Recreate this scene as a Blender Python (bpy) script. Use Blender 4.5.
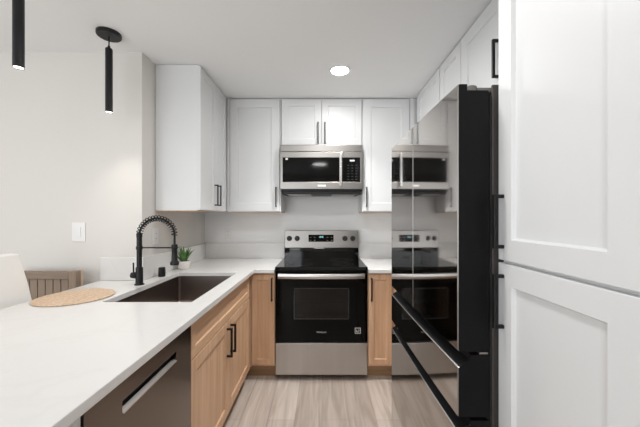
import bpy, bmesh, math, random
from mathutils import Vector, Matrix
random.seed(7)
for o in list(bpy.data.objects): bpy.data.objects.remove(o)
S = bpy.context.scene
COL = S.collection
PI = math.pi
EYE, CEIL = 1.345, 2.47

# ------------------------------------------------------------------ camera, world, lights, exposure
cam_d = bpy.data.cameras.new('camera'); cam = bpy.data.objects.new('camera', cam_d); COL.objects.link(cam)
cam_d.sensor_fit = 'HORIZONTAL'; cam_d.sensor_width = 36; cam_d.lens = 300/640*36
cam_d.shift_x = -2/640; cam_d.shift_y = 3.5/640; cam_d.clip_start = .02
cam.location = (0, 0, EYE); cam.rotation_euler = (PI/2, 0, 0)
S.camera = cam
S.view_settings.view_transform = 'Standard'; S.view_settings.look = 'None'
S.view_settings.gamma = 1; S.view_settings.use_curve_mapping = False
S.view_settings.exposure = 0.76
w = bpy.data.worlds.new('daylight'); S.world = w; w.use_nodes = True
bg = w.node_tree.nodes['Background']; bg.inputs[0].default_value = (.86, .92, 1, 1); bg.inputs[1].default_value = 1.0

def area(name, loc, rot, sx, sy, power, color=(1, 1, 1), shape='RECTANGLE', spread=PI):
    l = bpy.data.lights.new(name, 'AREA'); l.shape = shape; l.size = sx; l.size_y = sy
    l.energy = power; l.color = color; l.spread = spread
    o = bpy.data.objects.new(name, l); COL.objects.link(o); o.location = loc; o.rotation_euler = rot
    return o
area('rear_window_daylight', (-2.1, -2.32, 1.35), (PI/2+.3, 0, 0), 3.0, 1.9, 33, (.98, .985, 1))
area('dining_window_daylight', (-4.02, -.2, 1.4), (PI/2+.25, 0, -PI/2), 2.2, 1.7, 8, (.98, .985, 1))
area('kitchen_downlight_lamp', (.138, 2.304, CEIL-.015), (0, 0, 0), .13, .13, 5, (1, .995, .985), 'DISK', 1.75)
area('kitchen_downlight_glow', (.138, 2.304, CEIL-.02), (0, 0, 0), .15, .15, 3.4, (1, .995, .985), 'DISK')
area('aisle_fill_lamp', (-.05, 1.15, CEIL-.015), (0, 0, 0), .3, .3, 6, (1, .995, .985), 'DISK', 2.95)  # unseen lamp without a fixture, added to brighten the aisle and cabinets
area('entry_fill_lamp', (-.05, -.8, CEIL-.015), (0, 0, 0), .3, .3, 5.5, (1, .995, .985), 'DISK')  # added fill light behind the camera, no fixture modelled
area('dining_fill_lamp', (-2.6, .3, CEIL-.015), (0, 0, 0), .3, .3, 4, (1, .97, .94), 'DISK')  # extra unseen lamp, added to lift the dining side

# ------------------------------------------------------------------ materials
def mat(name, color, rough=.5, metal=0, spec=.5, bump=None, var=None, emis=None, estr=0, coat=0):
    m = bpy.data.materials.new(name); m.use_nodes = True
    nt = m.node_tree; b = nt.nodes['Principled BSDF']
    b.inputs['Base Color'].default_value = (*color, 1); b.inputs['Roughness'].default_value = rough
    b.inputs['Metallic'].default_value = metal; b.inputs['Specular IOR Level'].default_value = spec
    b.inputs['Coat Weight'].default_value = coat
    tc = nt.nodes.new('ShaderNodeTexCoord')
    if var:   # (scale vec, amount)
        sc, amt = var
        mp = nt.nodes.new('ShaderNodeMapping'); mp.inputs['Scale'].default_value = sc
        nz = nt.nodes.new('ShaderNodeTexNoise'); nz.inputs['Scale'].default_value = 1; nz.inputs['Detail'].default_value = 4
        mx = nt.nodes.new('ShaderNodeMix'); mx.data_type = 'RGBA'
        mx.inputs[6].default_value = (*[max(0, c*(1-amt)) for c in color], 1)
        mx.inputs[7].default_value = (*[min(1, c*(1+amt)) for c in color], 1)
        L = nt.links.new
        L(tc.outputs['Object'], mp.inputs[0]); L(mp.outputs[0], nz.inputs['Vector']); L(nz.outputs[0], mx.inputs[0])
        L(mx.outputs[2], b.inputs['Base Color'])
    if bump:  # (scale vec, strength, distance)
        sc, st, di = bump
        mp = nt.nodes.new('ShaderNodeMapping'); mp.inputs['Scale'].default_value = sc
        nz = nt.nodes.new('ShaderNodeTexNoise'); nz.inputs['Scale'].default_value = 1; nz.inputs['Detail'].default_value = 3
        bp = nt.nodes.new('ShaderNodeBump'); bp.inputs['Strength'].default_value = st; bp.inputs['Distance'].default_value = di
        L = nt.links.new
        L(tc.outputs['Object'], mp.inputs[0]); L(mp.outputs[0], nz.inputs['Vector']); L(nz.outputs[0], bp.inputs['Height'])
        L(bp.outputs[0], b.inputs['Normal'])
    if emis:
        b.inputs['Emission Color'].default_value = (*emis, 1); b.inputs['Emission Strength'].default_value = estr
    return m

WALL = mat('wall_paint', (.71, .685, .65), .85, bump=((90, 90, 90), .25, .002))
WALLK = mat('kitchen_wall_paint', (.84, .835, .83), .8, bump=((90, 90, 90), .25, .002))
CEILM = mat('ceiling_paint', (.89, .89, .885), .9, bump=((70, 70, 70), .2, .002))
WHITE = mat('white_cabinet_lacquer', (.725, .73, .73), .38, var=((3, 3, 3), .01))
WHITE_EDGE = mat('raw_cabinet_underside', (.62, .47, .34), .6, var=((40, 4, 4), .1))
BLACK = mat('matt_black_metal', (.010, .010, .011), .42, spec=.3, bump=((200, 200, 200), .05, .0005))
BLACKP = mat('black_plastic', (.012, .012, .013), .5, var=((30, 30, 30), .1))
FRSIDE = mat('fridge_black_side', (.006, .006, .007), .5, spec=.15, bump=((160, 160, 160), .12, .001))
GLOSSBLACK = mat('black_ceramic_glass', (.0015, .0015, .0015), .05, spec=.16, var=((10, 10, 10), .1))
DARKGAP = mat('dark_shadow_gap', (.02, .02, .02), .9, var=((10, 10, 10), .1))
STEEL = mat('brushed_stainless', (.33, .315, .30), .33, metal=1, bump=((2, 2, 500), .06, .0005), var=((3, 3, 200), .06))
STEELV = mat('brushed_stainless_vertical', (.50, .48, .46), .33, metal=1, bump=((400, 400, 2), .05, .0004), var=((14, 3, .8), .12))
FRSTEEL = mat('polished_fridge_steel', (.50, .475, .455), .055, metal=1, var=((3, 3, 60), .02))
LIP = mat('bright_steel_edge', (.85, .84, .83), .2, metal=1, var=((3, 3, 60), .02))
DWSTEEL = mat('dark_stainless', (.21, .175, .152), .24, metal=1, bump=((2, 300, 2), .04, .0004), var=((3, 100, 3), .05))
SINKM = mat('sink_steel', (.30, .255, .23), .3, metal=1, var=((20, 20, 20), .05))
BODYM = mat('fridge_dark_grey_body', (.06, .054, .05), .5, var=((20, 20, 20), .05))
HINGE = mat('grey_hinge_cover', (.17, .16, .15), .5, var=((20, 20, 20), .05))
PLATE = mat('white_plastic_plate', (.80, .79, .78), .35, var=((20, 20, 20), .01))
POT = mat('speckled_white_pot', (.78, .73, .70), .5, var=((150, 150, 150), .12))
SOIL = mat('potting_soil', (.05, .03, .02), .9, var=((150, 150, 150), .3))
LEAF = mat('green_leaf', (.10, .22, .06), .45, var=((25, 25, 25), .45))
FABRIC = mat('white_fabric', (.80, .79, .77), .9, bump=((300, 300, 300), .3, .001), var=((200, 200, 200), .03))
GREYWOOD = mat('weathered_brown_wood', (.23, .17, .125), .55, var=((8, 90, 90), .3))
GREYWOODV = mat('weathered_brown_wood_upright', (.25, .185, .135), .55, var=((90, 90, 8), .3))
PALEWOOD = mat('pale_wood_end', (.55, .40, .28), .55, var=((60, 60, 8), .15))
LAMPW = mat('lit_diffuser', (.9, .9, .9), .5, emis=(1, .97, .92), estr=14, var=((5, 5, 5), .01))
LAMPP = mat('lit_pendant_lens', (.9, .9, .9), .5, emis=(1, .93, .82), estr=3, var=((5, 5, 5), .01))
DISP = mat('cyan_display', (.02, .1, .1), .4, emis=(.35, .9, .95), estr=.45, var=((5, 5, 5), .01))
MARK = mat('pale_print', (.6, .6, .6), .5, var=((5, 5, 5), .01))
DIMMARK = mat('dim_print', (.04, .04, .042), .5, var=((5, 5, 5), .01))
TOPGLASS = mat('glossy_black_cooktop_glass', (.003, .003, .003), .04, spec=.55, var=((10, 10, 10), .1))
HANDLEM = mat('satin_steel_handle', (.62, .60, .58), .28, metal=1, var=((3, 3, 60), .03))
MWGLASS = mat('microwave_black_glass', (.002, .002, .002), .06, spec=.2, var=((5, 5, 5), .05))

def wood(name, scale, c1, c2, c3):
    m = bpy.data.materials.new(name); m.use_nodes = True; nt = m.node_tree; b = nt.nodes['Principled BSDF']; L = nt.links.new
    tc = nt.nodes.new('ShaderNodeTexCoord'); mp = nt.nodes.new('ShaderNodeMapping'); mp.inputs['Scale'].default_value = scale
    n1 = nt.nodes.new('ShaderNodeTexNoise'); n1.inputs['Scale'].default_value = 1; n1.inputs['Detail'].default_value = 6
    n1.inputs['Distortion'].default_value = .6
    cr = nt.nodes.new('ShaderNodeValToRGB'); e = cr.color_ramp.elements
    e[0].position = .3; e[0].color = (*c1, 1); e[1].position = .7; e[1].color = (*c3, 1)
    k = e.new(.5); k.color = (*c2, 1)
    L(tc.outputs['Object'], mp.inputs[0]); L(mp.outputs[0], n1.inputs['Vector']); L(n1.outputs[0], cr.inputs[0])
    L(cr.outputs[0], b.inputs['Base Color']); b.inputs['Roughness'].default_value = .48
    return m
c = ((.56, .345, .205), (.65, .415, .26), (.72, .48, .315))
MAPLE = wood('light_maple_upright', (30, 30, 1.6), *c)
MAPLEH = wood('light_maple_lengthwise', (30, 1.6, 30), *c)
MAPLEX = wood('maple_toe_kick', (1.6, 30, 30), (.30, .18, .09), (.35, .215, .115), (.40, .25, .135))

def quartz():
    m = bpy.data.materials.new('white_quartz'); m.use_nodes = True; nt = m.node_tree; b = nt.nodes['Principled BSDF']; L = nt.links.new
    tc = nt.nodes.new('ShaderNodeTexCoord')
    n1 = nt.nodes.new('ShaderNodeTexNoise'); n1.inputs['Scale'].default_value = 1.7; n1.inputs['Detail'].default_value = 8; n1.inputs['Distortion'].default_value = 1.5
    cr = nt.nodes.new('ShaderNodeValToRGB'); e = cr.color_ramp.elements
    base = (.735, .725, .71, 1)
    e[0].position = .47; e[0].color = base; e[1].position = .53; e[1].color = base
    k = e.new(.5); k.color = (.718, .707, .69, 1)
    L(tc.outputs['Object'], n1.inputs['Vector']); L(n1.outputs[0], cr.inputs[0]); L(cr.outputs[0], b.inputs['Base Color'])
    b.inputs['Roughness'].default_value = .2
    return m
QUARTZ = quartz()

def floor_mat():
    m = bpy.data.materials.new('vinyl_plank_floor'); m.use_nodes = True; nt = m.node_tree; b = nt.nodes['Principled BSDF']; L = nt.links.new
    tc = nt.nodes.new('ShaderNodeTexCoord'); sp = nt.nodes.new('ShaderNodeSeparateXYZ'); cb = nt.nodes.new('ShaderNodeCombineXYZ')
    L(tc.outputs['Object'], sp.inputs[0]); L(sp.outputs[1], cb.inputs[0]); L(sp.outputs[0], cb.inputs[1])
    br = nt.nodes.new('ShaderNodeTexBrick'); br.offset = .37; br.inputs['Scale'].default_value = 1
    br.inputs['Brick Width'].default_value = 1.22; br.inputs['Row Height'].default_value = .18
    br.inputs['Mortar Size'].default_value = .0012; br.inputs['Mortar Smooth'].default_value = .3
    br.inputs['Color1'].default_value = (.48, .41, .36, 1); br.inputs['Color2'].default_value = (.62, .55, .49, 1)
    br.inputs['Mortar'].default_value = (.32, .26, .22, 1)
    L(cb.outputs[0], br.inputs['Vector'])
    mp = nt.nodes.new('ShaderNodeMapping'); mp.inputs['Scale'].default_value = (22, 1.6, 1)
    n1 = nt.nodes.new('ShaderNodeTexNoise'); n1.inputs['Scale'].default_value = 1; n1.inputs['Detail'].default_value = 7; n1.inputs['Distortion'].default_value = 1.2
    L(tc.outputs['Object'], mp.inputs[0]); L(mp.outputs[0], n1.inputs['Vector'])
    cr = nt.nodes.new('ShaderNodeValToRGB'); e = cr.color_ramp.elements
    e[0].position = .32; e[0].color = (.70, .68, .66, 1); e[1].position = .68; e[1].color = (1.0, 1.0, 1.0, 1)
    L(n1.outputs[0], cr.inputs[0])
    mx = nt.nodes.new('ShaderNodeMix'); mx.data_type = 'RGBA'; mx.blend_type = 'MULTIPLY'; mx.inputs[0].default_value = 1
    L(br.outputs[0], mx.inputs[6]); L(cr.outputs[0], mx.inputs[7]); L(mx.outputs[2], b.inputs['Base Color'])
    b.inputs['Roughness'].default_value = .38
    return m
FLOOR = floor_mat()

def rattan():
    m = bpy.data.materials.new('woven_natural_fibre'); m.use_nodes = True; nt = m.node_tree; b = nt.nodes['Principled BSDF']; L = nt.links.new
    tc = nt.nodes.new('ShaderNodeTexCoord')
    vo = nt.nodes.new('ShaderNodeTexVoronoi'); vo.inputs['Scale'].default_value = 75
    cr = nt.nodes.new('ShaderNodeValToRGB'); e = cr.color_ramp.elements
    e[0].color = (.74, .57, .43, 1); e[1].color = (.50, .35, .23, 1); e[1].position = .9
    L(tc.outputs['Object'], vo.inputs['Vector']); L(vo.outputs['Distance'], cr.inputs[0]); L(cr.outputs[0], b.inputs['Base Color'])
    bp = nt.nodes.new('ShaderNodeBump'); bp.inputs['Distance'].default_value = .003; bp.invert = True
    L(vo.outputs['Distance'], bp.inputs['Height']); L(bp.outputs[0], b.inputs['Normal']); b.inputs['Roughness'].default_value = .8
    return m
RATTAN = rattan()

def tinted(name, tint, gl=.08):
    m = bpy.data.materials.new(name); m.use_nodes = True; nt = m.node_tree; nt.nodes.remove(nt.nodes['Principled BSDF']); L = nt.links.new
    out = nt.nodes['Material Output']; t = nt.nodes.new('ShaderNodeBsdfTransparent'); t.inputs[0].default_value = (*tint, 1)
    g = nt.nodes.new('ShaderNodeBsdfGlossy'); g.inputs['Roughness'].default_value = .03
    f = nt.nodes.new('ShaderNodeFresnel'); f.inputs[0].default_value = 1.45; mx = nt.nodes.new('ShaderNodeMixShader')
    L(f.outputs[0], mx.inputs[0]); L(t.outputs[0], mx.inputs[1]); L(g.outputs[0], mx.inputs[2]); L(mx.outputs[0], out.inputs[0])
    return m
OVENGLASS = tinted('tinted_oven_glass', (.45, .42, .38))
CLEAR = tinted('clear_window_glass', (.95, .97, .97))

# ------------------------------------------------------------------ helpers
def tag(o, label=None, cat=None, group=None, kind=None):
    for k, v in (('label', label), ('category', cat), ('group', group), ('kind', kind)):
        if v: o[k] = v
    return o
def thing(name, loc, label, cat, group=None):
    o = bpy.data.objects.new(name, None); COL.objects.link(o); o.location = loc; o.empty_display_size = .1
    return tag(o, label, cat, group)
def wloc(o):
    v = Vector(o.location)
    while o.parent: o = o.parent; v += Vector(o.location)
    return v
def obj(name, bm, m, parent=None, bevel=0, smooth=False, origin=None, seg=2):
    """Link bm (built in world coordinates) as one mesh object; origin at its base centre."""
    bmesh.ops.recalc_face_normals(bm, faces=bm.faces)
    vs = [v.co for v in bm.verts]
    if origin is None:
        origin = Vector(((min(v.x for v in vs)+max(v.x for v in vs))/2, (min(v.y for v in vs)+max(v.y for v in vs))/2, min(v.z for v in vs)))
    origin = Vector(origin)
    for e in bm.edges:
        if len(e.link_faces) == 2 and e.calc_face_angle(0) > math.radians(35): e.smooth = False
    bmesh.ops.translate(bm, verts=bm.verts, vec=-origin)
    me = bpy.data.meshes.new(name); bm.to_mesh(me); bm.free()
    for mm in (m if isinstance(m, (list, tuple)) else [m]): me.materials.append(mm)
    o = bpy.data.objects.new(name, me); COL.objects.link(o)
    if parent: o.parent = parent; o.location = origin - wloc(parent)
    else: o.location = origin
    if smooth:
        for p in me.polygons: p.use_smooth = True
    if bevel:
        b = o.modifiers.new('bevel', 'BEVEL'); b.width = bevel; b.segments = seg; b.limit_method = 'ANGLE'; b.angle_limit = math.radians(40)
        b.harden_normals = False
    return o
def B(): return bmesh.new()
def box(bm, x0, x1, y0, y1, z0, z1, mi=0):
    vs = [bm.verts.new((x, y, z)) for z in (z0, z1) for y in (y0, y1) for x in (x0, x1)]
    for f in ((0, 2, 3, 1), (4, 5, 7, 6), (0, 1, 5, 4), (2, 6, 7, 3), (0, 4, 6, 2), (1, 3, 7, 5)):
        bm.faces.new([vs[i] for i in f]).material_index = mi
    return bm
def bx(*a): return box(B(), *a)
def lathe(bm, c, prof, n=32, axis='Z', mi=0):
    """prof: list of (r, h) along axis from point c."""
    c = Vector(c)
    def P(r, h, a):
        u, v = r*math.cos(a), r*math.sin(a)
        return c + (Vector((u, v, h)) if axis == 'Z' else Vector((u, h, v)) if axis == 'Y' else Vector((h, u, v)))
    rings = []
    for r, h in prof:
        rings.append([bm.verts.new(P(0, h, 0))] if r < 1e-6 else [bm.verts.new(P(r, h, 2*PI*i/n)) for i in range(n)])
    for a, b in zip(rings, rings[1:]):
        for i in range(n):
            j = (i+1) % n
            if len(a) == 1 and len(b) == 1: continue
            if len(a) == 1: f = bm.faces.new((a[0], b[i], b[j]))
            elif len(b) == 1: f = bm.faces.new((a[i], a[j], b[0]))
            else: f = bm.faces.new((a[i], a[j], b[j], b[i]))
            f.material_index = mi; f.smooth = True
    for r, fl in ((rings[0], 1), (rings[-1], 0)):
        if len(r) > 1: bm.faces.new(r).material_index = mi
    return bm
def tube(bm, pts, r, n=10, closed=False):
    pts = [Vector(p) for p in pts]; N = len(pts); rings = []
    up = None
    for i, p in enumerate(pts):
        d = ((pts[(i+1) % N] if closed or i < N-1 else p) - (pts[i-1] if closed or i > 0 else p)).normalized()
        if up is None: up = Vector((0, 0, 1)) if abs(d.z) < .9 else Vector((0, 1, 0))
        s = d.cross(up).normalized(); up = s.cross(d).normalized()
        rr = r[i] if isinstance(r, (list, tuple)) else r
        rings.append([bm.verts.new(p + rr*(math.cos(2*PI*k/n)*s + math.sin(2*PI*k/n)*up)) for k in range(n)])
    for i in range(N if closed else N-1):
        a, b = rings[i], rings[(i+1) % N]
        for k in range(n):
            f = bm.faces.new((a[k], a[(k+1) % n], b[(k+1) % n], b[k])); f.smooth = True
    if not closed: bm.faces.new(rings[0]); bm.faces.new(rings[-1])
    return bm
def cells(us, vs, keep, P, t0, t1, bm=None, mi=0):
    """slab from grid cells: P(u, v, t) -> point; keep(i, j) says which cells are solid."""
    bm = bm or B(); vt = {}
    def V(i, j, t):
        k = (i, j, t)
        if k not in vt: vt[k] = bm.verts.new(P(us[i], vs[j], t))
        return vt[k]
    nu, nv = len(us)-1, len(vs)-1
    K = lambda i, j: 0 <= i < nu and 0 <= j < nv and keep(i, j)
    for i in range(nu):
        for j in range(nv):
            if not K(i, j): continue
            for t in (t0, t1): bm.faces.new((V(i, j, t), V(i+1, j, t), V(i+1, j+1, t), V(i, j+1, t)))
            for (di, dj, a, b) in ((-1, 0, (i, j), (i, j+1)), (1, 0, (i+1, j), (i+1, j+1)), (0, -1, (i, j), (i+1, j)), (0, 1, (i, j+1), (i+1, j+1))):
                if not K(i+di, j+dj): bm.faces.new((V(*a, t0), V(*b, t0), V(*b, t1), V(*a, t1)))
    bmesh.ops.dissolve_limit(bm, angle_limit=.01, verts=bm.verts, edges=bm.edges)
    return bm

# faces: 'F' = front facing -Y (u = x), 'L' = facing +X (u = y), 'R' = facing -X (u = y)
def frame(face, at):
    if face == 'F': return lambda u, z, n: (u, at - n, z)
    if face == 'L': return lambda u, z, n: (at + n, u, z)
    return lambda u, z, n: (at - n, u, z)
def shaker(name, parent, face, at, u0, u1, z0, z1, m, st=.06, t=.019, label=None, dp=.009, edge=.0045):
    """Shaker door: flat frame with a recessed centre panel; at = plane of the door's back."""
    P = frame(face, at); bm = B()
    def ring(a, n): return [bm.verts.new(P(u, z, n)) for u, z in ((u0+a, z0+a), (u1-a, z0+a), (u1-a, z1-a), (u0+a, z1-a))]
    rs = [ring(0, 0), ring(0, t-.0015), ring(.0015, t), ring(st, t), ring(st+edge, t-dp)]
    bm.faces.new(rs[0])
    for a, b in zip(rs, rs[1:]):
        for i in range(4): bm.faces.new((a[i], a[(i+1) % 4], b[(i+1) % 4], b[i]))
    bm.faces.new(rs[-1])
    o = obj(name, bm, m, parent)
    if label: o['label'] = label
    return o
def pull(parent, face, at, u, z0, z1, horiz=False, th=.010, out=.032):
    """Square black bar pull with two posts, a child of its door."""
    P = frame(face, at); bm = B()
    def pb(ua, ub, za, zb, na, nb):
        p, q = P(ua, za, na), P(ub, zb, nb)
        box(bm, min(p[0], q[0]), max(p[0], q[0]), min(p[1], q[1]), max(p[1], q[1]), min(p[2], q[2]), max(p[2], q[2]))
    h = th/2
    pb(u-h, u+h, z0, z1, out-th, out)
    pb(u-h, u+h, z0, z0+th, 0, out-th+.0004); pb(u-h, u+h, z1-th, z1, 0, out-th+.0004)
    return obj('handle', bm, BLACK, parent, bevel=.0012)
def text(s, size, P, name, m, parent):
    cu = bpy.data.curves.new('t', 'FONT'); cu.body = s; cu.size = size; cu.align_x = 'CENTER'; cu.align_y = 'CENTER'; cu.extrude = .0004
    t = bpy.data.objects.new('t', cu); COL.objects.link(t)
    me = bpy.data.meshes.new_from_object(t.evaluated_get(bpy.context.evaluated_depsgraph_get()))
    bpy.data.objects.remove(t); bpy.data.curves.remove(cu)
    bm = B(); bm.from_mesh(me); bpy.data.meshes.remove(me)
    for v in bm.verts: v.co = Vector(P(v.co.x, v.co.y, v.co.z))
    return obj(name, bm, m, parent)
def struct(name, bm, m, **k): return tag(obj(name, bm, m, **k), kind='structure')

# ------------------------------------------------------------------ room
XL, XR, YB = -1.23, 1.205, 3.15          # kitchen left wall, right wall, back wall
YD = 2.05                                 # dining wall plane
struct('floor', bx(-4.2, 2.6, -2.6, 3.35, -.12, 0), FLOOR, origin=(0, 0, 0))
struct('ceiling', bx(-4.2, 2.6, -2.6, 3.35, CEIL, CEIL+.12), CEILM)
struct('wall_back', bx(XL, XR+.12, YB, YB+.12, 0, CEIL), WALLK)
struct('wall_left', bx(-4.1, XL, YD, YB+.12, 0, CEIL), WALL)
struct('wall_right', bx(XR, XR+.12, .45, YB, 0, CEIL), WALLK)
struct('wall_hall', bx(XR+.9, XR+1.02, -2.4, .45, 0, CEIL), WALL)
struct('wall_return', bx(XR, XR+1.02, .45, .57, 0, CEIL), WALL)
us = [-4.1, -3.7, -.5, XR+1.02]; vs = [0, .4, 2.3, CEIL]
struct('wall_rear', cells(us, vs, lambda i, j: not (i == 1 and j == 1), lambda u, v, t: (u, t, v), -2.4, -2.52), WALL)
us = [-2.4, -1.3, .9, YD]; vs = [0, .55, 2.25, CEIL]
struct('wall_dining', cells(us, vs, lambda i, j: not (i == 1 and j == 1), lambda u, v, t: (t, u, v), -4.1, -4.22), WALL)
def window(name, P, u0, u1, v0, v1, t0, t1, mull):
    us = [u0, u0+.05]; 
    for k in mull: us += [k-.025, k+.025]
    us += [u1-.05, u1]; vs = [v0, v0+.05, v1-.05, v1]
    w_ = struct(name, cells(us, vs, lambda i, j: i % 2 == 0 or j != 1, P, t0, t1), PLATE)
    p, q = Vector(P(u0+.02, v0+.02, (t0+t1)/2)), Vector(P(u1-.02, v1-.02, (t0+t1)/2+.004))
    obj('pane', bx(min(p.x, q.x), max(p.x, q.x), min(p.y, q.y), max(p.y, q.y), p.z, q.z), CLEAR, w_)
window('window_1', lambda u, v, t: (u, t, v), -3.7, -.5, .4, 2.3, -2.43, -2.49, (-2.1,))
window('window_2', lambda u, v, t: (t, u, v), -1.3, .9, .55, 2.25, -4.13, -4.19, (-.2,))

# ------------------------------------------------------------------ upper cabinets
ZU = 1.395; TOPU = CEIL-.003
def carcass(name, parent, a, m=WHITE, bevel=.001): return obj(name, bx(*a), m, parent, bevel=bevel)
UX = -.915                                 # left upper carcass front; doors add .019
G = 'white shaker wall cabinets'
t = thing('wall_cabinet', (-1.07, 2.52, ZU), 'tall white two-door wall cabinet on the left wall, behind and above the faucet', 'cabinet', G)
carcass('body', t, (XL+.002, UX, 2.212, 2.827, ZU, TOPU))
obj('bottom_panel', bx(XL+.004, UX-.002, 2.214, 2.825, ZU-.006, ZU), WHITE_EDGE, t)
d = shaker('door', t, 'L', UX, 2.214, 2.540, ZU+.004, TOPU-.006, WHITE); pull(d, 'L', UX+.019, 2.505, 1.44, 1.615)
d = shaker('door', t, 'L', UX, 2.544, 2.806, ZU+.004, TOPU-.006, WHITE, st=.055); pull(d, 'L', UX+.019, 2.578, 1.44, 1.615)
UY = 2.849                                 # back uppers carcass front
t = thing('wall_cabinet', (-.63, 3.0, ZU), 'tall white single-door wall cabinet on the back wall, left of the microwave', 'cabinet', G)
carcass('body', t, (XL+.32, -.389, UY, YB-.002, ZU, TOPU))
obj('filler_strip', bx(-.895, -.872, UY-.018, UY, ZU, TOPU), WHITE, t)
obj('bottom_panel', bx(-.90, -.391, UY+.002, YB-.004, ZU-.006, ZU), WHITE_EDGE, t)
d = shaker('door', t, 'F', UY, -.868, -.402, ZU+.006, TOPU-.012, WHITE, st=.075); pull(d, 'F', UY-.019, -.432, 1.44, 1.625)
t = thing('wall_cabinet', (-.005, 3.0, 2.02), 'short white two-door wall cabinet directly above the microwave', 'cabinet', G)
carcass('body', t, (-.385, .377, UY, YB-.002, 2.018, TOPU))
d = shaker('door', t, 'F', UY, -.382, -.0065, 2.022, TOPU-.012, WHITE, st=.06); pull(d, 'F', UY-.019, -.037, 2.035, 2.235)
d = shaker('door', t, 'F', UY, -.0025, .374, 2.022, TOPU-.012, WHITE, st=.06); pull(d, 'F', UY-.019, .028, 2.035, 2.235)
t = thing('wall_cabinet', (.6, 3.0, ZU), 'tall white single-door wall cabinet on the back wall, between microwave and refrigerator', 'cabinet', G)
carcass('body', t, (.381, XR-.002, UY, YB-.002, ZU, TOPU))
obj('filler_strip', bx(.832, .874, UY-.016, UY, ZU, TOPU), WHITE, t)
obj('bottom_panel', bx(.384, .87, UY+.002, YB-.004, ZU-.006, ZU), WHITE_EDGE, t)
d = shaker('door', t, 'F', UY, .386, .826, ZU+.006, TOPU-.012, WHITE, st=.075); pull(d, 'F', UY-.019, .418, 1.44, 1.625)
RX = .894                                  # right uppers carcass front; doors face -X
t = thing('wall_cabinet', (1.05, 2.4, ZU), 'white wall cabinet on the right wall, farthest of the three, next to the back corner', 'cabinet', G)
carcass('body', t, (RX, XR-.002, 2.240, 2.828, ZU, TOPU))
d = shaker('door', t, 'R', RX, 2.243, 2.745, ZU+.004, TOPU-.006, WHITE, st=.065); pull(d, 'R', RX-.019, 2.28, 1.44, 1.615)
t = thing('wall_cabinet', (1.05, 2.06, ZU), 'narrow white wall cabinet, middle one of the three along the right wall', 'cabinet', G)
carcass('body', t, (RX, XR-.002, 1.895, 2.230, ZU, TOPU))
d = shaker('door', t, 'R', RX, 1.898, 2.227, ZU+.004, TOPU-.006, WHITE, st=.065); pull(d, 'R', RX-.019, 1.93, 1.44, 1.615)
t = thing('wall_cabinet', (1.05, 1.435, 1.97), 'white two-door wall cabinet over the refrigerator with a black handle showing beside the pantry', 'cabinet', G)
carcass('body', t, (RX, XR-.002, .978, 1.892, 1.97, TOPU))
d = shaker('door', t, 'R', RX, 1.437, 1.889, 1.975, TOPU-.006, WHITE, st=.075); pull(d, 'R', RX-.019, 1.487, 2.035, 2.225, th=.013)
d = shaker('door', t, 'R', RX, .981, 1.433, 1.975, TOPU-.006, WHITE, st=.075); pull(d, 'R', RX-.019, 1.385, 2.035, 2.225, th=.013)

# tall pantry
PX = .585
t = thing('pantry_cabinet', (.9, .75, 0), 'floor-to-ceiling white pantry cabinet beside the refrigerator at the right edge', 'cabinet')
carcass('body', t, (PX, XR-.002, .526, .966, .10, TOPU))
obj('toe_kick', bx(PX+.05, XR-.01, .54, .96, 0, .10), WHITE, t)
d = shaker('door', t, 'R', PX, .530, .963, 1.210, TOPU-.006, WHITE, st=.065, label='upper pantry door', dp=.011, edge=.006); d.data.materials[0] = WHITE
pull(d, 'R', PX-.019, .936, 1.247, 1.415, th=.011)
d = shaker('door', t, 'R', PX, .530, .963, .105, 1.200, WHITE, st=.065, label='lower pantry door', dp=.011, edge=.006)
pull(d, 'R', PX-.019, .936, .998, 1.166, th=.011)

# ------------------------------------------------------------------ base cabinets
LX = -.609; BY = 2.494; ZB = .105; ZT = .884
GB = 'light maple base cabinets'
t = thing('base_cabinet', (-.9, 1.9, 0), 'light maple sink base cabinet with two doors and a long false drawer front', 'cabinet', GB)
us = [1.352, 1.37, 2.42, 2.438]
# open-top carcass so the basin hangs free inside
bm = B(); box(bm, -1.185, LX, 1.352, 1.370, ZB, ZT); box(bm, -1.185, LX, 2.425, 2.443, ZB, ZT)
box(bm, -1.185, -1.170, 1.3705, 2.4245, ZB, ZT); box(bm, -1.1695, LX, 1.3705, 2.4245, ZB, ZB+.018); box(bm, LX-.018, LX, 1.3705, 2.4245, .67, ZT)
obj('body', bm, MAPLE, t)
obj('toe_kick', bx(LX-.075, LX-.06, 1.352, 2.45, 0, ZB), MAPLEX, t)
shaker('drawer_front', t, 'L', LX, 1.356, 2.440, .697, .872, MAPLEH, st=.045)
d = shaker('door', t, 'L', LX, 1.356, 1.896, ZB, .690, MAPLE, st=.06); pull(d, 'L', LX+.019, 1.862, .475, .655, th=.012, out=.036)
d = shaker('door', t, 'L', LX, 1.900, 2.440, ZB, .690, MAPLE, st=.06); pull(d, 'L', LX+.019, 1.936, .475, .655, th=.012, out=.036)
t = thing('base_cabinet', (-.5, 2.8, 0), 'narrow light maple base cabinet left of the range', 'cabinet', GB)
carcass('body', t, (-1.18, -.388, BY, YB-.005, ZB, ZT), MAPLE)
obj('filler_strip', bx(LX+.001, -.586, BY-.018, BY, ZB, ZT), MAPLE, t)
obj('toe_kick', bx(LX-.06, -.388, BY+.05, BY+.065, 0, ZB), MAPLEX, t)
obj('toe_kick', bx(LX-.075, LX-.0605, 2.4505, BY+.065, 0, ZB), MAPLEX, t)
d = shaker('door', t, 'F', BY, -.583, -.391, ZB+.02, .872, MAPLE, st=.045); pull(d, 'F', BY-.019, -.412, .655, .845, th=.011)
t = thing('base_cabinet', (.5, 2.8, 0), 'narrow light maple base cabinet between the range and the refrigerator', 'cabinet', GB)
carcass('body', t, (.378, XR-.005, BY, YB-.005, ZB, ZT), MAPLE)
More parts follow.
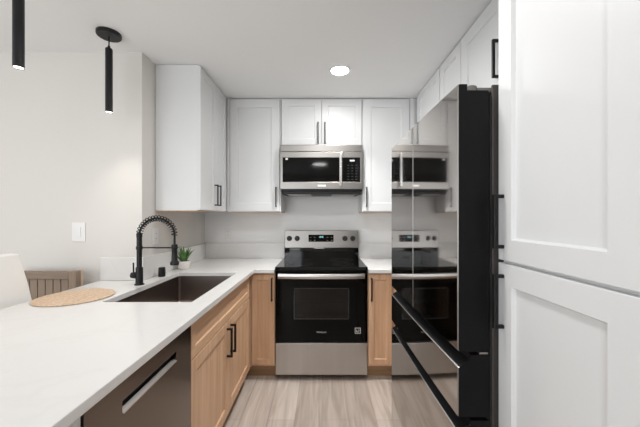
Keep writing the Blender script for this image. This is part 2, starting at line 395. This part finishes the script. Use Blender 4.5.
obj('toe_kick', bx(.378, .65, BY+.05, BY+.065, 0, ZB), MAPLEX, t)
d = shaker('door', t, 'F', BY, .383, .578, ZB+.02, .872, MAPLE, st=.045); pull(d, 'F', BY-.019, .407, .655, .845, th=.011)
t = thing('base_cabinet', (.9, 2.2, 0), 'light maple base cabinet on the right wall, tucked behind the refrigerator', 'cabinet', GB)
carcass('body', t, (.612, XR-.005, 1.905, BY-.022, ZB, ZT), MAPLE)
obj('toe_kick', bx(.66, .675, 1.905, BY-.022, 0, ZB), MAPLEX, t)
d = shaker('door', t, 'R', .612, 1.91, BY-.03, ZB, .872, MAPLE); pull(d, 'R', .593, 1.95, .655, .845)
t = obj('end_panel', bx(-1.19, -.592, .50, .735, 0, ZT), WHITE); tag(t, 'white end panel closing the peninsula, on the near side of the dishwasher', 'panel')
t = obj('peninsula_back_panel', bx(-1.225, -1.192, .50, YD-.003, 0, ZT), WHITE); tag(t, 'white panel under the breakfast bar on the dining side of the peninsula', 'panel')

# ------------------------------------------------------------------ worktops and splashes
ZC0, ZC = .885, .915
us = [-1.50, XL+.001, -1.115, -.66, -.555, -.3905]; vs = [.45, 1.518, YD-.001, 2.335, 2.449, YB-.001]
def kp(i, j):
    if i == 0: return j < 2
    if i == 2 and j in (1, 2): return False
    if i == 4: return j == 4
    return True
t = obj('worktop', cells(us, vs, kp, lambda u, v, z: (u, v, z), ZC0, ZC), QUARTZ, bevel=.0025, origin=(-1, 1.5, ZC0))
tag(t, 'long L-shaped white quartz worktop with the sink cut into it and a breakfast bar overhang', 'worktop')
us = [.3805, .565, XR-.001]; vs = [1.905, 2.449, YB-.001]
t = obj('worktop', cells(us, vs, lambda i, j: i == 1 or j == 1, lambda u, v, z: (u, v, z), ZC0, ZC), QUARTZ, bevel=.0025)
tag(t, 'short white quartz worktop to the right of the range, running behind the refrigerator', 'worktop')
ZS = 1.072; ZC += .0008
t = obj('backsplash_slab', bx(-1.50, XL+.0195, YD-.021, YD-.001, ZC, ZS), QUARTZ, bevel=.0015); tag(t, 'short white quartz upstand on the dining-side wall, left of the faucet', 'backsplash', 'quartz upstands')
t = obj('backsplash_slab', bx(XL+.001, XL+.020, YD, YB-.022, ZC, ZS), QUARTZ, bevel=.0015); tag(t, 'white quartz upstand along the left wall, behind the potted plant', 'backsplash', 'quartz upstands')
t = obj('backsplash_slab', bx(XL+.001, -.3905, YB-.021, YB-.001, ZC, ZS), QUARTZ, bevel=.0015); tag(t, 'white quartz upstand on the back wall, under the outlet left of the range', 'backsplash', 'quartz upstands')
t = obj('backsplash_slab', bx(.3805, XR-.002, YB-.021, YB-.001, ZC, ZS), QUARTZ, bevel=.0015); tag(t, 'white quartz upstand on the back wall, right of the range', 'backsplash', 'quartz upstands')
ZC -= .0008

# ------------------------------------------------------------------ sink
x0, x1, y0, y1, zb = -1.119, -.656, 1.514, 2.339, .665
t = thing('sink', ((x0+x1)/2, (y0+y1)/2, zb), 'large rectangular dark stainless undermount sink set into the worktop', 'sink')
bm = B()
def rr(a, z, r=.02, n=5):
    out = []
    for cx, cy, s in ((x1-a-r, y1-a-r, 0), (x0+a+r, y1-a-r, 1), (x0+a+r, y0+a+r, 2), (x1-a-r, y0+a+r, 3)):
        for k in range(n+1):
            an = (s + k/n)*PI/2; out.append(bm.verts.new((cx+r*math.cos(an), cy+r*math.sin(an), z)))
    return out
R = [rr(-.014, ZC0-.0005), rr(0, ZC0-.0005), rr(.003, zb+.03), rr(.015, zb+.01), rr(.035, zb+.004)]
O = [rr(-.014, ZC0-.0025), rr(-.004, ZC0-.003), rr(-.002, zb), ]
for seq in (R, O):
    for a, b in zip(seq, seq[1:]):
        n = len(a)
        for i in range(n): bm.faces.new((a[i], a[(i+1) % n], b[(i+1) % n], b[i]))
n = len(R[0])
for i in range(n): bm.faces.new((R[0][i], R[0][(i+1) % n], O[0][(i+1) % n], O[0][i]))
bm.faces.new(R[-1]); bm.faces.new(O[-1])
o = obj('basin', bm, SINKM, t)
obj('drain', lathe(B(), (-.89, 1.95, zb+.0045), [(.045, 0), (.045, .003), (.038, .004), (.036, .001), (0, .0008)]), STEEL, t)

# ------------------------------------------------------------------ dishwasher
t = thing('dishwasher', (-.9, 1.04, 0), 'dark stainless dishwasher with a recessed pocket handle under the peninsula worktop', 'dishwasher')
obj('body', bx(-1.185, -.64, .745, 1.346, .10, .878), BLACKP, t)
obj('toe_kick', bx(-1.1, -.66, .75, 1.34, 0, .099), BLACKP, t)
us = [.742, .885, 1.213, 1.347]; vs = [.105, .762, .802, .862]
dr = obj('door', cells(us, vs, lambda i, j: not (i == 1 and j == 1), lambda u, v, x: (x, u, v), -.612, -.588), DWSTEEL, t, bevel=.0015)
bm = B(); box(bm, -.639, -.6125, .875, 1.223, .745, .812); hp = obj('handle_pocket', bm, BLACKP, dr)
bm = B(); 
vv = [(-.602, .7625), (-.590, .7622), (-.586, .7622), (-.586, .766), (-.602, .7735)]
a = [bm.verts.new((x, .886, z)) for x, z in vv]; b = [bm.verts.new((x, 1.212, z)) for x, z in vv]
bm.faces.new(a); bm.faces.new(b)
for i in range(5): bm.faces.new((a[i], a[(i+1) % 5], b[(i+1) % 5], b[i]))
o = obj('handle', bm, HANDLEM, dr); o['label'] = 'bright steel lip of the pocket handle'
obj('top_trim', bx(-.639, -.600, .745, 1.346, .8625, .878), BLACKP, t)

# ------------------------------------------------------------------ range
rx = -.005
t = thing('range', (rx, 2.8, 0), 'freestanding electric range with black glass door and stainless bottom drawer', 'range')
obj('body', bx(rx-.378, rx+.378, 2.62, 3.10, .03, .905), BLACKP, t)
bm = B(); 
for sx in (-1, 1): box(bm, rx+sx*.365-.012, rx+sx*.365+.012, 2.503, 2.6195, .06, .905)
box(bm, rx-.353, rx+.353, 2.503, 2.6195, .055, .40); box(bm, rx-.353, rx+.353, 2.503, 2.6195, .80, .905)
obj('front_frame', bm, BLACKP, t)
bm = B()
for k in range(2):
    z = .50 + k*.12
    for yy in (2.51, 2.60): tube(bm, [(rx-.35, yy, z), (rx+.35, yy, z)], .003, 6)
    for k2 in range(9): tube(bm, [(rx-.33+k2*.082, 2.51, z), (rx-.33+k2*.082, 2.60, z)], .002, 6)
obj('oven_rack', bm, LIP, t)
obj('cooktop', bx(rx-.381, rx+.381, 2.462, 3.03, .9055, .934), TOPGLASS, t, bevel=.004)
for (bx_, by_, br_) in ((-.19, 2.62, .11), (.19, 2.62, .09), (-.19, 2.88, .08), (.19, 2.88, .11)):
    bm = B(); n = 48
    for rr_ in (br_, br_*.62):
        a = [bm.verts.new((rx+bx_+rr_*math.cos(2*PI*i/n), by_+rr_*math.sin(2*PI*i/n), .9343)) for i in range(n)]
        b = [bm.verts.new((rx+bx_+(rr_-.002)*math.cos(2*PI*i/n), by_+(rr_-.002)*math.sin(2*PI*i/n), .9343)) for i in range(n)]
        for i in range(n): bm.faces.new((a[i], a[(i+1) % n], b[(i+1) % n], b[i]))
    obj('burner_ring', bm, DIMMARK, t)
obj('riser', bx(rx-.374, rx+.374, 3.0305, 3.115, .906, 1.032), TOPGLASS, t, bevel=.003)
bm = B(); pr = [(3.035, 1.0325), (3.10, 1.0325), (3.10, 1.208), (3.058, 1.208)]
a = [bm.verts.new((rx-.375, y, z)) for y, z in pr]; b = [bm.verts.new((rx+.375, y, z)) for y, z in pr]
bm.faces.new(a); bm.faces.new(b)
for i in range(4): bm.faces.new((a[i], a[(i+1) % 4], b[(i+1) % 4], b[i]))
cp = obj('control_panel', bm, STEEL, t, bevel=.004)
def py(z): return 3.035 + (z-1.0325)/(1.208-1.0325)*.023
o = obj('display', bx(rx-.132, rx+.122, py(1.13)-.006, py(1.13)+.003, 1.094, 1.165), GLOSSBLACK, cp, bevel=.001)
bm = B()
for k, xx in enumerate((-.016, -.007, .005, .014)): box(bm, rx+xx-.003, rx+xx+.003, py(1.13)-.0072, py(1.13)-.0061, 1.135, 1.152)
obj('clock_digits', bm, DISP, o)
for k in range(6):
    for q in range(2):
        xx = rx-.112+k*.043
        if q == 1 or abs(xx-rx) > .035: obj('button', bx(xx-.008, xx+.008, py(1.13)-.0069, py(1.13)-.0061, 1.108+q*.03, 1.110+q*.03), MARK, o)
for kx in (-.331+.005, -.252+.005, .232+.005, .312+.005):
    kb = obj('knob', lathe(B(), (rx+kx, py(1.128)-.002, 1.128), [(.026, 0), (.026, -.006), (.021, -.008), (.019, -.028), (.015, -.031), (0, -.031)], 28, 'Y'), BLACKP, cp)
# oven door with window opening
us = [rx-.378, rx-.232, rx+.232, rx+.378]; vs = [.318, .50, .762, .898]
dr = obj('oven_door', cells(us, vs, lambda i, j: not (i == 1 and j == 1), lambda u, v, y: (u, y, v), 2.465, 2.498), GLOSSBLACK, t, bevel=.003)
obj('window_pane', bx(rx-.2318, rx+.2318, 2.470, 2.474, .5002, .7618), OVENGLASS, dr)
bm = B()
for z, x in (((.504, .508), None), ((.754, .758), None)): box(bm, rx-.225, rx+.225, 2.4685, 2.4698, *z)
for sx in (-1, 1): box(bm, rx+sx*.223-.002, rx+sx*.223+.002, 2.4685, 2.4698, .5081, .7539)
obj('window_trim', bm, DIMMARK, dr)
# bowed flat handle
bm = B(); n = 24; ra = []
for i in range(n+1):
    s = -1+2*i/n; x = rx+s*.352; y = 2.428 - .018*(1-s*s); 
    ra.append([bm.verts.new((x, y+dy, z)) for dy, z in ((-.004, .846), (.010, .846), (.010, .886), (-.004, .886), (-.009, .866))])
for a, b in zip(ra, ra[1:]):
    for k in range(5): bm.faces.new((a[k], a[(k+1) % 5], b[(k+1) % 5], b[k]))
bm.faces.new(ra[0]); bm.faces.new(ra[-1])
for sx in (-1, 1): box(bm, rx+sx*.338-.012, rx+sx*.338+.012, 2.436, 2.4645, .850, .882)
obj('handle', bm, HANDLEM, dr, bevel=.002)
text('Whirlpool', .019, lambda u, v, n: (rx+u, 2.4647-n, .398+v), 'maker_logo', MARK, dr)
bm = B(); q = (.27, .318, .387, .435)
box(bm, q[0], q[1], 2.464, 2.4647, q[2], q[2]+.005); box(bm, q[0], q[1], 2.464, 2.4647, q[3]-.005, q[3])
box(bm, q[0], q[0]+.005, 2.464, 2.4647, q[2]+.005, q[3]-.005); box(bm, q[1]-.005, q[1], 2.464, 2.4647, q[2]+.005, q[3]-.005)
box(bm, q[0]+.013, q[1]-.013, 2.464, 2.4647, .398, .403); box(bm, q[0]+.012, q[0]+.018, 2.464, 2.4647, .403, .418); box(bm, q[1]-.018, q[1]-.012, 2.464, 2.4647, .408, .421)
obj('door_badge', bm, MARK, dr)
o = obj('bottom_drawer', bx(rx-.378, rx+.378, 2.468, 2.50, .045, .308), STEELV, t, bevel=.004); o['label'] = 'brushed stainless storage drawer front'
for sx in (-1, 1):
    for yy in (2.66, 3.05): obj('foot', lathe(B(), (rx+sx*.33, yy, 0), [(.02, 0), (.02, .01), (.01, .012), (.01, .0299)], 16), BLACKP, t)

# ------------------------------------------------------------------ microwave
t = thing('microwave', (rx, 2.95, 1.555), 'stainless over-the-range microwave mounted above the stove', 'microwave')
obj('body', bx(rx-.379, rx+.379, 2.795, YB-.004, 1.585, 2.015), BLACKP, t, bevel=.003)
o = obj('vent_panel', bx(rx-.380, rx+.380, 2.768, 2.7945, 1.948, 2.013), STEEL, t, bevel=.006)
us = [rx-.380, rx-.357, rx+.176, rx+.340+.02, rx+.380]; vs = [1.603, 1.668, 1.893, 1.946]
us = [rx-.380, rx-.357, rx+.145]; 
dr = obj('door', cells([rx-.380, rx-.357, rx+.205], [1.603, 1.668, 1.893, 1.946], lambda i, j: not (i == 1 and j == 1), lambda u, v, y: (u, y, v), 2.763, 2.794), STEEL, t, bevel=.002)
obj('window', bx(rx-.3565, rx+.2045, 2.7655, 2.79, 1.6685, 1.8925), MWGLASS, dr)
cp = obj('control_panel', cells([rx+.2065, rx+.357, rx+.380], [1.603, 1.668, 1.893, 1.946], lambda i, j: not (i == 0 and j == 1), lambda u, v, y: (u, y, v), 2.763, 2.794), STEEL, t, bevel=.002)
kp_ = obj('keypad', bx(rx+.207, rx+.3565, 2.7655, 2.79, 1.6685, 1.8925), MWGLASS, cp)
obj('display', bx(rx+.262, rx+.305, 2.7645, 2.7654, 1.858, 1.872), DISP, kp_).data.materials[0] = MARK
for k in range(3):
    for q in range(6): obj('button', bx(rx+.238+k*.037, rx+.256+k*.037, 2.7648, 2.7654, 1.69+q*.026, 1.694+q*.026), DIMMARK, kp_)
bm = B(); box(bm, rx+.163, rx+.187, 2.722, 2.738, 1.625, 1.93); box(bm, rx+.166, rx+.184, 2.7375, 2.7635, 1.628, 1.648); box(bm, rx+.166, rx+.184, 2.7375, 2.7635, 1.905, 1.925)
obj('handle', bm, LIP, dr, bevel=.004)
obj('badge', bx(rx-.035, rx+.04, 2.7605, 2.7632, 1.626, 1.642), PLATE, dr)
obj('energy_sticker', bx(rx-.332, rx-.310, 2.7648, 2.7654, 1.872, 1.889), PLATE, dr)
bm = B(); pr = [(2.785, 1.602), (2.80, 1.562), (3.14, 1.556), (3.14, 1.584), (2.79, 1.584)]
bm = bx(rx-.365, rx+.365, 2.79, 3.13, 1.558, 1.5845); u_ = obj('underside', bm, BLACKP, t, bevel=.008)
for sx in (-1, 1): obj('filter', bx(rx+sx*.21-.11, rx+sx*.21+.11, 2.83, 3.08, 1.5545, 1.558), STEEL, u_)

# ------------------------------------------------------------------ refrigerator
y0, y1, fx, yc, hw = .975, 1.895, .435, 1.435, .46
t = thing('refrigerator', (.8, yc, 0), 'tall reflective stainless french-door refrigerator with black sides', 'refrigerator')
obj('body', bx(.556, 1.185, y0+.0145, y1-.004, .03, 1.745), BODYM, t, bevel=.003)
obj('door_gasket', bx(.5455, .5555, y0+.02, y1-.02, .08, 1.735), BLACKP, t)
obj('toe_grille', bx(.50, .54, y0+.01, y1-.01, .01, .05), BLACKP, t)
def dx(y):
    s = (y-yc)/hw; return (.006 if s < 0 else .004)*s*s
def fpanel(name, ya, yb, prof, nseg=26):
    """prof: closed (x, z, material of the edge to the next point) loop; front points bow with dx."""
    bm = B(); rows = []
    ch = .003
    ys = [ya, ya+ch] + [ya+ch+(yb-ya-2*ch)*i/nseg for i in range(1, nseg)] + [yb-ch, yb]
    for i, y in enumerate(ys):
        ex = ch if i in (0, len(ys)-1) else 0
        rows.append([bm.verts.new((x + (dx(y)+ex if x < .45 else 0), y, z)) for x, z, _ in prof])
    n = len(prof)
    for i, (a, b) in enumerate(zip(rows, rows[1:])):
        for k in range(n):
            f = bm.faces.new((a[k], a[(k+1) % n], b[(k+1) % n], b[k])); f.material_index = prof[k][2]
            if prof[k][2] == 0:
                f.smooth = 0 < i < len(ys)-2
                if i in (0, len(ys)-2): f.material_index = 2
    for r in (rows[0], rows[-1]): bm.faces.new(r).material_index = 1
    return obj(name, bm, [FRSTEEL, FRSIDE, STEEL], t)
zt = 1.777
dprof = [(fx, .912, 0), (fx, zt-.003, 2), (fx+.003, zt, 1), (.472, zt, 1), (.472, zt-.02, 1), (.542, zt-.02, 1), (.542, .906, 1), (.47, .906, 1), (fx+.004, .909, 2)]
fpanel('door', y0, yc-.002, dprof); fpanel('door', yc+.002, y1, dprof)
def dprofile(z0_, z1_): return [(fx, z0_+.004, 0), (fx, z1_-.040, 2), (fx+.004, z1_-.038, 1), (.478, z1_-.014, 1), (.484, z1_, 1), (.542, z1_, 1), (.542, z0_, 1), (fx+.004, z0_, 1)]
o = fpanel('drawer', y0, y1, dprofile(.694, .896)); o['label'] = 'shallow middle drawer with a recessed grip along its top'
o = fpanel('drawer', y0, y1, dprofile(.055, .683)); o['label'] = 'deep freezer drawer at the bottom'
o = obj('hinge', bx(.512, .5405, y0+.001, y0+.05, .8975, .9045), STEEL, t, bevel=.001); o['label'] = 'small bright hinge between door and drawer'
for ya in (y0+.004, y1-.10):
    bm = B(); lathe(bm, (.500, ya+.030, zt-.0195), [(.019, 0), (.019, .021), (.016, .025), (0, .025)], 20)
    box(bm, .512, .62, ya+.012, ya+.085, zt-.0195, zt-.004)
    obj('hinge_cover', bm, HINGE, t, bevel=.002)
bm = bx(.556, .66, y0+.004, y0+.0140, .03, 1.778); obj('side_trim', bm, BODYM, t, bevel=.003)
for sy in (y0+.08, y1-.08):
    for xx in (.62, 1.1): obj('foot', lathe(B(), (xx, sy, 0), [(.022, 0), (.022, .012), (.012, .014), (.012, .0299)], 16), BLACKP, t)

# ------------------------------------------------------------------ faucet
fxp, fyp = -1.160, 1.905
t = thing('faucet', (fxp, fyp, ZC), 'matt black spring-neck kitchen faucet with pull-down spray head', 'faucet')
obj('base', lathe(B(), (fxp, fyp, ZC+.0005), [(.029, 0), (.029, .005), (.022, .009), (.021, .105), (.020, .110), (.0155, .114), (.0155, .30), (.017, .302), (.017, .325), (.012, .33)], 28), BLACK, t)
arch = []; R_ = .112; zc = 1.225
for k in range(25):
    a = PI - PI*k/24*1.0; arch.append((fxp+R_+R_*math.cos(a), fyp, zc+R_*1.0*math.sin(a)))
hose = [(fxp, fyp, ZC+.32)] + arch[1:] + [(fxp+2*R_, fyp, 1.165)]
obj('hose', tube(B(), hose, .0065, 10), BLACK, t)
# spring coil around the neck and first three quarters of the arch
def along(s):
    L = [0]; 
    for p, q in zip(hose, hose[1:]): L.append(L[-1]+(Vector(q)-Vector(p)).length)
    d = s*L[-1]
    for i in range(len(hose)-1):
        if d <= L[i+1] or i == len(hose)-2:
            f = (d-L[i])/(L[i+1]-L[i]); p, q = Vector(hose[i]), Vector(hose[i+1]); return p.lerp(q, f), (q-p).normalized()
pts = []; turns = 19
for k in range(turns*12+1):
    s = k/(turns*12)*.84; p, d = along(s); side = Vector((0, 1, 0)); nrm = d.cross(side).normalized(); a = 2*PI*k/12
    pts.append(p + .0175*(math.cos(a)*nrm + math.sin(a)*side))
obj('spring', tube(B(), pts, .0031, 6), BLACK, t)
hx = fxp+2*R_
obj('spray_head', lathe(B(), (hx, fyp, 1.040), [(.0, 0), (.022, 0), (.026, .004), (.026, .018), (.018, .030), (.016, .10), (.018, .104), (.018, .128), (.010, .133)], 28), BLACK, t)
bm = tube(B(), [(fxp+.010, fyp, 1.150), (hx-.016, fyp, 1.150)], .0045, 10); lathe(bm, (fxp, fyp, 1.140), [(.019, 0), (.019, .02)], 24)
bm2 = bm; pts = [(hx+.0215*math.cos(2*PI*k/20), fyp+.0215*math.sin(2*PI*k/20), 1.150) for k in range(20)]
tube(bm2, pts, .0035, 6, closed=True); obj('holder_arm', bm2, BLACK, t)
bm = lathe(B(), (fxp-.019, fyp, .975), [(.019, 0), (.020, -.012), (.018, -.030), (0, -.032)], 20, 'X'); tube(bm, [(fxp-.036, fyp, .985), (fxp-.038, fyp, 1.055)], .0048, 8)
obj('lever', bm, BLACK, t)

t = obj('air_gap_cap', lathe(B(), (-1.158, 2.17, ZC+.0005), [(.022, 0), (.024, .003), (.024, .050), (.023, .062), (.019, .066), (0, .067)], 28), BLACK)
tag(t, 'small black cylindrical cap on the worktop between faucet and plant', 'air gap')

# plant
px_, py_ = -1.135, 2.47
t = thing('potted_plant', (px_, py_, ZC), 'small green leafy plant in a speckled white pot in the worktop corner', 'plant')
obj('pot', lathe(B(), (px_, py_, ZC+.0005), [(0, 0), (.034, 0), (.042, .010), (.047, .035), (.046, .065), (.042, .068), (.040, .062), (.039, .055)], 32), POT, t)
obj('soil', lathe(B(), (px_, py_, ZC+.052), [(.0405, 0), (.0405, .004), (0, .006)], 24), SOIL, t)
bm = B()
for k in range(46):
    a = random.uniform(0, 2*PI); tilt = random.uniform(.03, .62); Ln = random.uniform(.08, .15); wd = random.uniform(.008, .013)
    base = Vector((px_+.02*math.cos(a)*random.random(), py_+.02*math.sin(a)*random.random(), ZC+.055))
    dv = Vector((math.cos(a)*math.sin(tilt), math.sin(a)*math.sin(tilt), math.cos(tilt))); sd = Vector((-math.sin(a), math.cos(a), 0)); prev = None
    for s in range(7):
        f = s/6; p = base + dv*Ln*f + Vector((math.cos(a), math.sin(a), -.4))*.02*f*f
        wv = wd*math.sin(PI*min(.97, max(.08, f**.8)))
        nn = dv.cross(sd)*.0015
        r = [bm.verts.new(p-sd*wv), bm.verts.new(p-nn), bm.verts.new(p+sd*wv), bm.verts.new(p+nn)]
        if prev:
            for q in range(4): bm.faces.new((prev[q], prev[(q+1) % 4], r[(q+1) % 4], r[q]))
        prev = r
obj('foliage', bm, LEAF, t)

# placemat
bm = B(); lathe(bm, (-1.318, 1.605, ZC+.0006), [(0, 0), (.17, 0), (.176, .002), (.176, .005), (.17, .007)] + [(.17-.012*k, .007+(.0015 if k % 2 else 0)) for k in range(1, 14)] + [(0, .007)], 72)
t = obj('placemat', bm, RATTAN); tag(t, 'round woven natural-fibre placemat lying on the breakfast bar', 'placemat')

# ------------------------------------------------------------------ electrical plates
def plate(face, at, u, z, w_, h_, label, kind):
    P = frame(face, at)
    def pb(bm, ua, ub, za, zb, na, nb):
        p, q = P(ua, za, na), P(ub, zb, nb); box(bm, min(p[0], q[0]), max(p[0], q[0]), min(p[1], q[1]), max(p[1], q[1]), min(p[2], q[2]), max(p[2], q[2])); return bm
    t = thing(kind, P(u, z-h_/2, 0), label, 'light switch' if kind == 'light_switch' else 'outlet')
    obj('cover_plate', pb(B(), u-w_/2, u+w_/2, z-h_/2, z+h_/2, .0005, .006), PLATE, t, bevel=.002)
    if kind == 'light_switch': obj('rocker', pb(B(), u-.017, u+.017, z-.034, z+.034, .006, .010), PLATE, t, bevel=.0015)
    else:
        s = obj('socket_insert', pb(B(), u-.017, u+.017, z-.034, z+.034, .006, .008), PLATE, t, bevel=.001)
        for dz in (-.018, .018):
            for du in (-.006, .006): obj('slot', pb(B(), u+du-.001, u+du+.001, z+dz-.003, z+dz+.005, .008, .0085), DIMMARK, s)
plate('F', YD, -1.66, 1.243, .090, .130, 'white rocker light switch on the bare dining wall', 'light_switch')
plate('F', YB, -.985, 1.172, .075, .118, 'white outlet on the back wall under the wall cabinet, left of the range', 'wall_outlet')
plate('L', XL, 2.21, 1.205, .075, .118, 'white outlet on the left wall beside the faucet arch', 'wall_outlet')

# ------------------------------------------------------------------ ceiling light and pendants
t = thing('recessed_light', (.138, 2.304, CEIL-.006), 'round recessed ceiling downlight, switched on', 'ceiling light')
bm = B(); n = 48; c_ = Vector((.138, 2.304, 0))
pr = [(.082, CEIL-.0005), (.082, CEIL-.004), (.076, CEIL-.006), (.066, CEIL-.003), (.066, CEIL-.0005)]
rg = [[bm.verts.new((c_.x+r*math.cos(2*PI*i/n), c_.y+r*math.sin(2*PI*i/n), z)) for i in range(n)] for r, z in pr]
for a, b in zip(rg, rg[1:]+rg[:1]):
    for i in range(n): bm.faces.new((a[i], a[(i+1) % n], b[(i+1) % n], b[i]))
obj('trim_ring', bm, PLATE, t)
obj('diffuser', lathe(B(), (.138, 2.304, CEIL-.0030), [(0, 0), (.0655, 0), (.0655, .0022), (0, .0022)], 48), LAMPW, t)
def pendant(x, y, label):
    zb_ = 1.985
    t = thing('pendant_light', (x, y, zb_), label, 'pendant light', 'black tube pendants')
    cn = obj('canopy', lathe(B(), (x, y, CEIL-.0005), [(.066, 0), (.066, -.018), (.062, -.022), (0, -.022)], 40), BLACK, t)
    obj('cord', tube(B(), [(x, y, CEIL-.022), (x, y, 2.385)], .0035, 8), BLACK, t)
    obj('lamp_body', lathe(B(), (x, y, zb_), [(.0165, .004), (.0195, 0), (.0195, .385), (.017, .390), (.007, .392), (.007, .405)], 32), BLACK, t)
    obj('lens', lathe(B(), (x, y, zb_+.002), [(0, 0), (.0165, 0), (.0165, .0018), (0, .0018)], 24), LAMPP, t)
    l = bpy.data.lights.new('pendant_spot', 'SPOT'); l.energy = 4; l.spot_size = 1.7; l.spot_blend = .9; l.shadow_soft_size = .02; l.color = (1, .93, .84)
    o = bpy.data.objects.new('pendant_lamp_light', l); COL.objects.link(o); o.location = (0, 0, -.004); o.parent = t
pendant(-1.303, 1.835, 'farther black tube pendant light, hanging from its fully visible round canopy')
pendant(-1.303, 1.288, 'nearer black tube pendant light, cut off by the top edge of the picture')

# ------------------------------------------------------------------ seating beyond the bar
def prism(bm, prof, y0_, y1_, mi=0):
    a = [bm.verts.new((x, y0_, z)) for x, z in prof]; b = [bm.verts.new((x, y1_, z)) for x, z in prof]
    bm.faces.new(a); bm.faces.new(b); n = len(prof)
    for i in range(n): bm.faces.new((a[i], a[(i+1) % n], b[(i+1) % n], b[i]))
    return bm
t = thing('counter_stool', (-1.48, 1.35, 0), 'white upholstered counter stool pulled up to the breakfast bar', 'stool')
prof = [(-1.530, .66), (-1.528, .90), (-1.548, .985), (-1.597, 1.150), (-1.640, 1.155), (-1.622, .985), (-1.600, .88), (-1.600, .66)]
obj('backrest', prism(B(), prof, 1.10, 1.585), FABRIC, t, bevel=.006, seg=3)
obj('seat', bx(-1.61, -1.24, 1.11, 1.575, .59, .659), FABRIC, t, bevel=.02, seg=3)
bm = B(); box(bm, -1.58, -1.26, 1.125, 1.56, .55, .5895); obj('seat_frame', bm, GREYWOOD, t)
for x in (-1.575, -1.275):
    for y in (1.14, 1.545): obj('leg', bx(x-.018, x+.018, y-.018, y+.018, 0, .5495), GREYWOODV, t, bevel=.003)
bm = bx(-1.29, -1.262, 1.1585, 1.5265, .20, .225); obj('footrest', bm, GREYWOOD, t)

t = thing('wooden_chair', (-1.76, 1.80, 0), 'weathered brown wooden slat-back chair standing by the dining wall', 'chair')
xa, xb, yb_ = -1.97, -1.567, 1.935
obj('top_rail', bx(xa, xb-.05, yb_-.02, yb_+.012, .945, .998), GREYWOOD, t, bevel=.006)
obj('lower_rail', bx(xa+.04, xb-.05, yb_-.012, yb_+.010, .60, .64), GREYWOOD, t, bevel=.003)
for k in range(7):
    xx = xa+.065+k*.050; obj('slat', bx(xx-.0225, xx+.0225, yb_-.006, yb_+.008, .6405, .9445), GREYWOODV, t, bevel=.002)
obj('leg', bx(xb-.0495, xb, yb_-.024, yb_+.016, 0, 1.000), GREYWOODV, t, bevel=.004)
obj('leg', bx(xa-.045, xa-.0005, yb_-.024, yb_+.016, 0, 1.000), GREYWOODV, t, bevel=.004)
o = obj('side_rail', bx(xb-.022, xb, yb_+.0165, yb_+.034, .60, 1.0), PALEWOOD, t, bevel=.003); o['label'] = 'pale edge of the back post'
for x in (xa-.02, xb-.025): obj('leg', bx(x-.02, x+.02, 1.625, 1.665, 0, .43), GREYWOODV, t, bevel=.003)
obj('seat', bx(xa-.03, xb-.01, 1.61, yb_-.0245, .4305, .46), GREYWOOD, t, bevel=.008)
